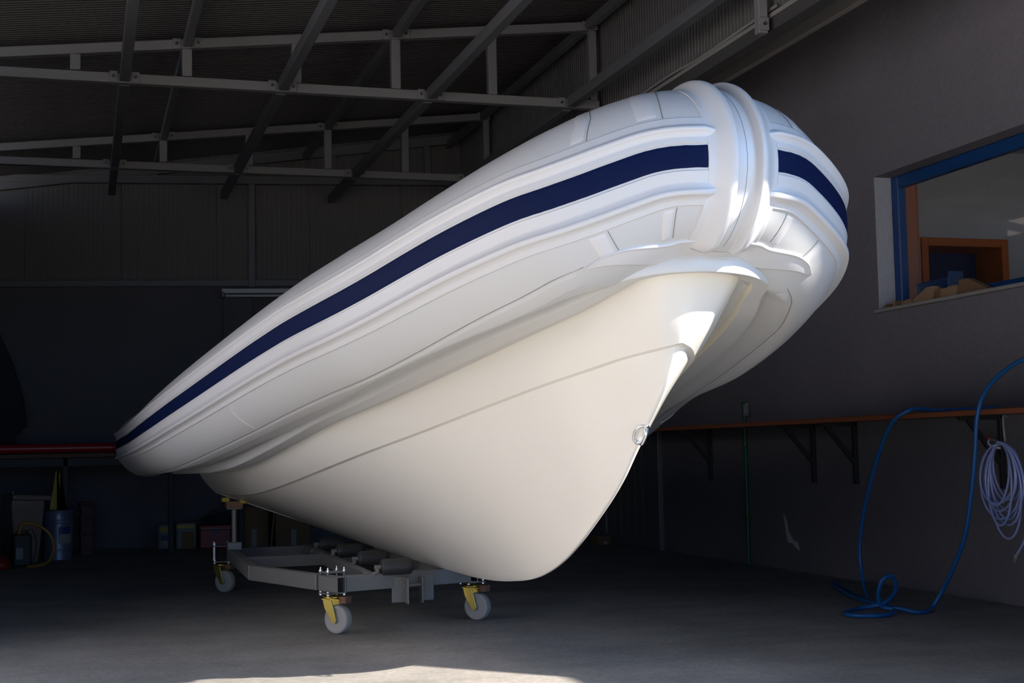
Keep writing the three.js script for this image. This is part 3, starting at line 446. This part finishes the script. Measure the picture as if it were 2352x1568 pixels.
// ------------------------------------------------------------------ right wall: shelf, pipe, hoses, things on the sill
{
  const sh = thing('wall_shelf', 'long rust orange edged shelf board along the grey right wall', 'shelf', [0, 0, 0]);
  obj('shelf_board', rspan(4.53, 4.95, 1.052, 1.07, -11.6, -3.2, 0.003), M.shelfUnder, sh);
  obj('shelf_edge', rspan(4.515, 4.53, 1.045, 1.073, -11.6, -3.2, 0.004), M.shelfWood, sh);
  obj('shelf_top', rspan(4.53, 4.948, 1.07, 1.076, -11.6, -3.2, 0.002), M.shelfWood, sh);
  for (const z of [-10.48, -8.79, -8.235, -6.68]) {
    const b = [rspan(4.92, 4.95, 0.64, 1.052, z - 0.015, z + 0.015, 0.003), rspan(4.66, 4.95, 1.028, 1.052, z - 0.015, z + 0.015, 0.003), beam(V(4.72, 1.03, z), V(4.93, 0.78, z), 0.022, 0.03, 0.003)];
    obj('shelf_bracket', b, M.black, sh);
  }
  const gp = thing('water_pipe', 'thin green upright pipe on the right wall with a grey valve', 'pipe', [4.935, 0, -9.845]);
  obj('pipe', rod(V(-0.001, 0, 0), V(-0.001, 1.25, 0), 0.013), M.greenPipe, gp);
  obj('pipe_clip', [rbox(0.03, 0.02, 0.05, 0, 0.9, 0), rbox(0.03, 0.02, 0.05, 0, 0.35, 0), rbox(0.034, 0.05, 0.036, 0, 1.23, 0)], M.greenPipe, gp);
  obj('valve', [lathe([[0.001, 0], [0.022, 0.002], [0.026, 0.04], [0.02, 0.08], [0.001, 0.085]], 16).translate(-0.012, 1.14, 0.06), rbox(0.03, 0.04, 0.05, -0.006, 1.22, 0.04)], M.steelPaint, gp);

  // blue hose: off the shelf, down to the floor in loops, up and out of the picture
  const P = [[4.85, 1.089, -6.6], [4.74, 1.089, -6.75], [4.66, 1.09, -6.9], [4.55, 1.1, -6.9], [4.47, 1.088, -6.88], [4.42, 1.04, -6.94], [4.42, 0.94, -7.05], [4.42, 0.8, -7.15], [4.42, 0.64, -7.24], [4.42, 0.47, -7.32], [4.42, 0.3, -7.365], [4.42, 0.16, -7.36], [4.39, 0.06, -7.28], [4.3, 0.013, -7.1], [4.36, 0.013, -7.3], [4.44, 0.013, -7.5], [4.58, 0.013, -7.88], [4.64, 0.013, -8.02], [4.62, 0.013, -8.05], [4.5, 0.013, -7.75], [4.366, 0.014, -7.42], [4.25, 0.02, -7.05], [4.18, 0.03, -6.74], [4.13, 0.02, -6.56], [4.02, 0.013, -6.47], [3.9, 0.013, -6.49], [3.855, 0.013, -6.58], [3.92, 0.013, -6.69], [4.06, 0.016, -6.78], [4.16, 0.04, -6.72], [4.18, 0.12, -6.62], [4.13, 0.2, -6.57], [4.07, 0.19, -6.56], [4.06, 0.1, -6.6], [4.1, 0.035, -6.62], [4.17, 0.028, -6.56], [4.21, 0.016, -6.5], [4.29, 0.013, -6.51], [4.38, 0.03, -6.58], [4.42, 0.12, -6.54], [4.42, 0.25, -6.432], [4.42, 0.415, -6.325], [4.42, 0.643, -6.252], [4.42, 0.846, -6.207], [4.42, 1.025, -6.176], [4.43, 1.114, -6.151], [4.44, 1.183, -6.095], [4.46, 1.258, -5.99], [4.49, 1.31, -5.866], [4.53, 1.318, -5.775], [4.6, 1.28, -5.6], [4.7, 1.18, -5.4], [4.8, 1.089, -5.2]];
  tag(obj('garden_hose', pipe(P.map((p) => V(...p)), 0.0115, 900, 10), M.blueHose), 'bright blue hose hanging off the shelf into loops on the floor', 'hose');
  // coil of pale hose hung from the shelf bracket nearest the camera
  const ch = thing('hose_coil', 'coiled pale blue translucent hose hanging under the shelf at right', 'hose', [4.52, 0, -6.1]);
  { const q = []; const turns = 11; for (let i = 0; i <= turns * 28; i++) { const t = i / 28, k = Math.floor(t), f = t * Math.PI * 2, rr = 0.5 + 0.5 * Math.sin(k * 2.4 + 0.6), w = 0.125 + 0.045 * Math.sin(k * 1.7) * 0.6, h = 0.145 + 0.14 * rr * rr * (0.5 + 0.5 * Math.sin(k * 1.3 + 2)) + 0.02 * rr; q.push(V(0.02 * Math.sin(k * 2.2 + f * 0.5) - 0.02, 0.895 - h + h * Math.cos(f) + 0.008 * Math.sin(k), (w + 0.01 * Math.sin(k * 3.1)) * Math.sin(f) + 0.02 * Math.sin(k * 1.1) * (1 - Math.cos(f)))); }
    q.push(V(-0.01, 0.72, 0.14), V(-0.01, 0.55, 0.19), V(0, 0.4, 0.12), V(0, 0.33, 0.06));
    obj('hose', pipe(q, 0.0065, 1100, 6), M.clearHose, ch);
    obj('coupling', lathe([[0.001, -0.025], [0.011, -0.025], [0.013, -0.01], [0.011, 0], [0.014, 0.004], [0.014, 0.02], [0.008, 0.024], [0.001, 0.024]], 16).rotateX(0.4).translate(0, 0.315, 0.052), M.galv, ch);
    obj('tie', [pipe([V(0, 0.915, -0.12), V(-0.02, 0.895, -0.1), V(-0.02, 0.878, -0.06), V(0, 0.87, -0.03)], 0.006, 20, 6)], M.lampWhite, ch);
    obj('hook', [pipe([V(0.03, 1.03, 0), V(-0.01, 1.035, 0.02), V(-0.02, 1.0, 0.03), V(-0.015, 0.91, 0.03), V(0, 0.885, 0.01), V(0, 0.905, -0.05), V(0, 0.918, -0.11)], 0.007, 30, 6)], M.galv, ch);
    obj('hook_tip', rbox(0.022, 0.02, 0.026, 0, 0.921, -0.125, 0.006), M.red, ch); }

  // offcuts of timber along the sill
  const wedge = (l, h, d, k = 0.3) => { const s = new THREE.Shape([new THREE.Vector2(0, 0), new THREE.Vector2(l, 0), new THREE.Vector2(l, h), new THREE.Vector2(l * 0.7, h), new THREE.Vector2(0, h * k)]); return new THREE.ExtrudeGeometry(s, { depth: d, bevelEnabled: true, bevelSize: 0.0015, bevelThickness: 0.0015, bevelSegments: 1 }).rotateY(-Math.PI / 2); };
  const sy = 1.7765;
  const pieces = [
    ['wood_chip', 'tiny split wood offcut at the far left end of the sill', () => wedge(0.05, 0.025, 0.035, 0.6), 4.97, -7.86, 0, M.pineDark],
    ['wood_chip', 'small upright wood sliver second from left on the sill', () => wedge(0.022, 0.04, 0.03, 0.8), 4.98, -7.79, 0.2, M.pine],
    ['wood_block', 'small pale wood block before the left frame post of the window', () => wedge(0.045, 0.035, 0.04, 0.9), 4.99, -7.75, -0.1, M.pineDark],
    ['wood_block', 'flat pale wood offcut left of the large wedge on the sill', () => wedge(0.1, 0.032, 0.045, 0.7), 4.99, -7.68, 0.05, M.pine],
    ['wood_wedge', 'large pointed pale wood wedge on the window sill', () => wedge(0.21, 0.085, 0.05, 0.25), 5.0, -7.56, 0.02, M.pine],
    ['wood_block', 'squat dark wood block right of the large wedge', () => wedge(0.06, 0.065, 0.05, 0.9), 5.01, -7.33, 0, M.pineDark],
    ['wood_block', 'longer pale wood block in the middle of the sill', () => wedge(0.16, 0.062, 0.05, 0.85), 5.0, -7.26, -0.03, M.pine],
    ['wood_wedge', 'tall tapering wood wedge rightmost on the window sill', () => wedge(0.26, 0.09, 0.045, 0.15).rotateY(Math.PI).translate(-0.045, 0, 0.26), 5.0, -7.08, 0, M.pineDark],
  ];
  for (const [n, l, g, x, z, r, m] of pieces) { const o = obj(n, g(), m); o.position.set(x + 0.03, sy, z); o.rotation.y = r; tag(o, l, n === 'wood_wedge' ? 'wood wedge' : 'wood offcut', 'timber offcuts on the window sill'); }
  const bb = thing('blue_box', 'blue open box standing inside behind the window pane', 'box', [5.21, 1.776, -7.6]);
  obj('side', [rbox(0.008, 0.15, 0.34, -0.055, 0.08, 0), rbox(0.008, 0.15, 0.34, 0.055, 0.08, 0)], M.blueFrame, bb);
  obj('end', [rbox(0.11, 0.19, 0.008, 0, 0.1, 0.17), rbox(0.11, 0.15, 0.008, 0, 0.08, -0.17)], M.blueFrame, bb); obj('base', rbox(0.11, 0.008, 0.33, 0, 0.005, 0), M.blueDoor, bb);
}

// ------------------------------------------------------------------ things along the back and left
{
  const lamp = thing('batten_lamp', 'unlit pale strip light fitting high on the dark back wall', 'lamp', [1.86, 2.59, -14.44], BW);
  obj('housing', rbox(0.98, 0.05, 0.07, 0, 0.02, -0.02, 0.01), M.lampWhite, lamp); obj('tube', rod(V(-0.45, -0.03, 0), V(0.45, -0.03, 0), 0.014), M.lampWhite, lamp);
  for (const s of [-1, 1]) obj('end_cap', rbox(0.03, 0.06, 0.06, s * 0.475, -0.015, -0.01, 0.006), M.steelDark, lamp);

  const bench = thing('workbench', 'dark low workbench along the back wall below the red tube', 'workbench', [-0.15, 0, -14.2]);
  obj('bench_top', rspan(-0.82, 1.75, 0.925, 0.965, -0.35, 0.3, 0.006), M.darkWood, bench);
  obj('apron', [rspan(-0.8, 1.7, 0.84, 0.925, 0.24, 0.26), rspan(-0.8, 1.7, 0.84, 0.925, -0.32, -0.3)], M.black, bench);
  for (const x of [0.01, 0.985, 1.66]) obj('leg', rspan(x - 0.025, x + 0.025, 0, 0.925, 0.2, 0.26), M.black, bench);
  const rt = thing('red_tube', 'long red tube lying along the workbench at left', 'tube', [-0.35, 1.017, -13.96]);
  obj('tube', rod(V(-0.62, 0, 0), V(0.66, 0, 0), 0.045, 24), M.redTube, rt); obj('end_collar', [lathe([[0.03, -0.02], [0.05, -0.02], [0.05, 0.02], [0.03, 0.02]], 24).rotateZ(Math.PI / 2).translate(0.66, 0, 0)], M.red, rt);

  const cm = thing('covered_machine', 'tall machine under a black cover at the left picture edge', 'machine', [-0.85, 0.99, -14.24]);
  { const s = new THREE.Shape([[-0.1, 0], [0.16, 0], [0.16, 0.06], [0.22, 0.07], [0.22, 0.17], [0.275, 0.2], [0.275, 0.24], [0.33, 0.26], [0.3, 0.5], [0.2, 0.85], [0.05, 1.2], [-0.02, 1.3], [-0.1, 1.32]].map((p) => new THREE.Vector2(...p)));
    obj('cover', new THREE.ExtrudeGeometry(s, { depth: 0.22, bevelEnabled: true, bevelSize: 0.02, bevelThickness: 0.03, bevelSegments: 3 }).translate(0, 0, -0.11), M.cloth, cm);
    obj('base', rspan(-0.09, 0.1, -0.02, 0.05, -0.12, 0.17), M.black, cm); }

  const bin = thing('waste_bin', 'beige tapered plastic bin with a wide rim at far left', 'bin', [-0.495, 0, -13.36], 0.35);
  { const fr = (w0, w1, h, y) => { const g = new RoundedBoxGeometry(1, h, 1, 4, 0.06); const p = g.attributes.position; for (let i = 0; i < p.count; i++) { const t = p.getY(i) / h + 0.5, w = w0 + (w1 - w0) * t; p.setX(i, p.getX(i) * w); p.setZ(i, p.getZ(i) * w); } g.computeVertexNormals(); return g.translate(0, h / 2 + y, 0); };
    obj('body', fr(0.21, 0.305, 0.56, 0), M.beige, bin); obj('lid', [rbox(0.35, 0.05, 0.35, 0, 0.575, 0, 0.02, 3).applyMatrix4(new THREE.Matrix4().makeRotationZ(-0.05)), rbox(0.02, 0.03, 0.06, -0.1, 0.62, 0, 0.006)], M.beige, bin); }
  const pail = thing('metal_pail', 'blue grey ribbed metal drum with a navy and white label', 'drum', [-0.195, 0, -13.5], 0);
  { const p = [[0.001, 0], [0.13, 0], [0.133, 0.006]]; for (const y of [0.07, 0.1, 0.32, 0.345, 0.37]) p.push([0.128, y - 0.012], [0.132, y], [0.128, y + 0.012]); p.push([0.128, 0.43], [0.135, 0.438], [0.135, 0.448], [0.125, 0.45], [0.001, 0.448]);
    obj('body', lathe(p, 48), M.pailBlue, pail);
    const lab = (r, y0, y1, t0, t1) => new THREE.CylinderGeometry(r, r, y1 - y0, 20, 1, true, t0, t1 - t0).translate(0, (y0 + y1) / 2, 0);
    obj('label', lab(0.1295, 0.15, 0.3, 0.02, 1.1), M.paper, pail); obj('label_band', lab(0.1302, 0.235, 0.3, 0.02, 1.0), M.navyLabel, pail); }
  const cone = thing('folding_sign', 'yellow tapered folding floor sign standing behind the drum', 'sign', [-0.2, 0, -13.85]);
  obj('leaf', [new THREE.CylinderGeometry(0.012, 0.16, 0.8, 3, 1).scale(1, 1, 0.12).rotateY(0.3).translate(-0.02, 0.4, 0.04)], M.yellow, cone); obj('leaf', [new THREE.CylinderGeometry(0.012, 0.16, 0.79, 3, 1).scale(1, 1, 0.12).rotateY(-0.3).translate(0.01, 0.395, -0.04)], M.yellow, cone);
  const rc = thing('red_crate', 'dark red crate leaning beside the blue grey drum', 'crate', [0.05, 0, -14.02], 0.1);
  obj('panel', [rbox(0.12, 0.5, 0.02, 0, 0.25, 0.1), rbox(0.12, 0.5, 0.02, 0, 0.25, -0.1)], mat([0.045, 0.008, 0.01], 0.6), rc); obj('slat', [0.06, 0.2, 0.34, 0.47].map((y) => rbox(0.14, 0.03, 0.22, 0, y, 0)), mat([0.04, 0.008, 0.01], 0.6), rc);

  const ch = thing('battery_charger', 'small black charger box with orange cable before the bin', 'charger', [-0.48, 0, -12.72], 0.2);
  obj('case', rbox(0.15, 0.27, 0.13, 0, 0.145, 0, 0.02, 3), M.black, ch); obj('front_panel', rbox(0.06, 0.1, 0.01, -0.03, 0.12, 0.066, 0.004), M.steelDark, ch);
  obj('handle', pipe([V(-0.05, 0.27, 0), V(-0.04, 0.3, 0), V(0.04, 0.3, 0), V(0.05, 0.27, 0)], 0.008, 20, 6), M.black, ch);
  obj('cable', pipe([V(-0.03, 0.27, 0.02), V(0, 0.36, 0), V(0.1, 0.36, -0.02), V(0.22, 0.28, 0), V(0.26, 0.16, 0.02), V(0.22, 0.05, 0.06), V(0.12, 0.012, 0.12), V(0.02, 0.012, 0.16)], 0.013, 60, 8), M.cable, ch);
  obj('cable', pipe([V(0.02, 0.27, 0), V(0.07, 0.32, 0.02), V(0.11, 0.2, 0.05), V(0.08, 0.06, 0.08), V(0, 0.01, 0.14), V(-0.14, 0.008, 0.2)], 0.005, 60, 6), M.rubber, ch);
  const rb = thing('red_bag', 'crumpled red cloth on the floor at the left edge', 'cloth', [-0.7, 0, -12.5]);
  obj('cloth', (() => { const g = new THREE.SphereGeometry(0.16, 24, 14), p = g.attributes.position; for (let i = 0; i < p.count; i++) { const x = p.getX(i), y = p.getY(i), z = p.getZ(i), k = 1 + 0.18 * Math.sin(x * 31 + z * 17) * Math.cos(z * 26); p.setXYZ(i, x * k, Math.max(0, y * 0.45 * k + 0.045), z * k); } g.computeVertexNormals(); return g; })(), M.red, rb);
  obj('fold', pipe([V(-0.1, 0.09, 0.05), V(0, 0.11, 0.08), V(0.09, 0.08, 0.06)], 0.018, 16, 8), M.red, rb);

  const sk = thing('paint_sack', 'white and yellow printed sack behind the dark bench leg', 'sack', [0.8, 0, -14.33], 0.05);
  obj('sack', rbox(0.15, 0.25, 0.12, 0, 0.126, 0, 0.025, 3), M.sack, sk); obj('print', [rbox(0.11, 0.05, 0.004, 0, 0.2, 0.061, 0.001, 1)], M.yellow, sk); obj('print', [rbox(0.09, 0.05, 0.004, 0, 0.12, 0.061, 0.001, 1)], M.navyLabel, sk);
  const sb = thing('paper_sack', 'grey torn paper sack with pale patches beside the red cool box', 'sack', [1.0, 0, -14.3], -0.06);
  obj('sack', rbox(0.2, 0.265, 0.13, 0, 0.133, 0, 0.03, 3), M.sack, sb); obj('print', rbox(0.16, 0.035, 0.004, -0.01, 0.225, 0.066, 0.001, 1), M.yellow, sb); obj('side_flap', rbox(0.12, 0.17, 0.006, 0.02, 0.088, 0.067, 0.002, 1), M.cardboard, sb);
  const cb = thing('cool_box', 'red cool box with a pale lid edge on the floor at back', 'cool box', [1.28, 0, -14.3], 0.02);
  obj('body', rbox(0.31, 0.19, 0.2, 0, 0.096, 0, 0.015, 3), M.red, cb); obj('lid', rbox(0.32, 0.035, 0.21, 0, 0.214, 0, 0.012, 2), M.red, cb); obj('lid_edge', rbox(0.29, 0.014, 0.21, 0, 0.197, 0.004, 0.003, 1), M.paper, cb); obj('badge', rbox(0.08, 0.018, 0.004, 0, 0.16, 0.101, 0.001, 1), M.navyLabel, cb);
  const bg = thing('black_bag', 'black soft bag lying on top of the red cool box', 'bag', [1.3, 0.232, -14.3]);
  obj('bag', (() => { const g = new THREE.SphereGeometry(0.15, 24, 14), p = g.attributes.position; for (let i = 0; i < p.count; i++) { const x = p.getX(i), y = p.getY(i), z = p.getZ(i), k = 1 + 0.1 * Math.sin(x * 25) * Math.cos(z * 22); p.setXYZ(i, x * k, Math.max(0, y * 0.4 * k + 0.05), z * 0.6 * k); } g.computeVertexNormals(); return g; })(), M.cloth, bg);
  obj('strap', pipe([V(-0.08, 0.1, 0), V(-0.05, 0.14, 0), V(0, 0.13, 0.02), V(0.06, 0.09, 0.02)], 0.008, 20, 6), M.cloth, bg);
  const carton = (x, z, w, h, d, turn, label) => { const c = thing('cardboard_box', label, 'box', [x, 0, z], turn, 'cartons along the back wall'); obj('carton', rbox(w, h, d, 0, h / 2 + 0.001, 0, 0.004, 1), M.cardboard, c); obj('flap', [rbox(w / 2 - 0.004, 0.004, d - 0.004, -w / 4, h + 0.003, 0, 0.001, 1), rbox(w / 2 - 0.004, 0.004, d - 0.004, w / 4, h + 0.003, 0, 0.001, 1)], M.cardboard, c); obj('tape', rbox(0.05, h * 0.45, 0.003, 0.01, h * 0.24, d / 2 + 0.001, 0.001, 1), M.trimPale, c); return c; };
  carton(1.63, -14.2, 0.3, 0.4, 0.24, 0.05, 'tall plain brown cardboard box behind the trolley jack post');
  carton(2.02, -14.1, 0.34, 0.37, 0.24, -0.05, 'brown cardboard box with white labels right of the orange stake');
  carton(4.76, -12.6, 0.14, 0.08, 0.12, 0.2, 'small brown box on the floor by the far door');
  const st = thing('wood_stake', 'thin orange brown upright stake between two cardboard boxes', 'stake', [1.8, 0, -13.85]);
  obj('shaft', beam(V(-0.02, 0, 0), V(0.02, 0.42, 0), 0.025, 0.02), M.pineDark, st); obj('crosspiece', rbox(0.1, 0.03, 0.02, 0.02, 0.41, 0.012), M.pineDark, st);
}
// a fallen leaf on the open floor
{ const l = new THREE.Shape(); l.moveTo(0, 0); l.quadraticCurveTo(0.008, 0.006, 0.022, 0); l.quadraticCurveTo(0.008, -0.006, 0, 0);
  tag(obj('leaf', new THREE.ExtrudeGeometry(l, { depth: 0.001, bevelEnabled: false }).rotateX(-Math.PI / 2).translate(1.571, 0.001, -6.323), M.yellow), 'tiny yellow leaf on the floor in front of the trolley', 'leaf'); }

renderer.render(scene, camera);
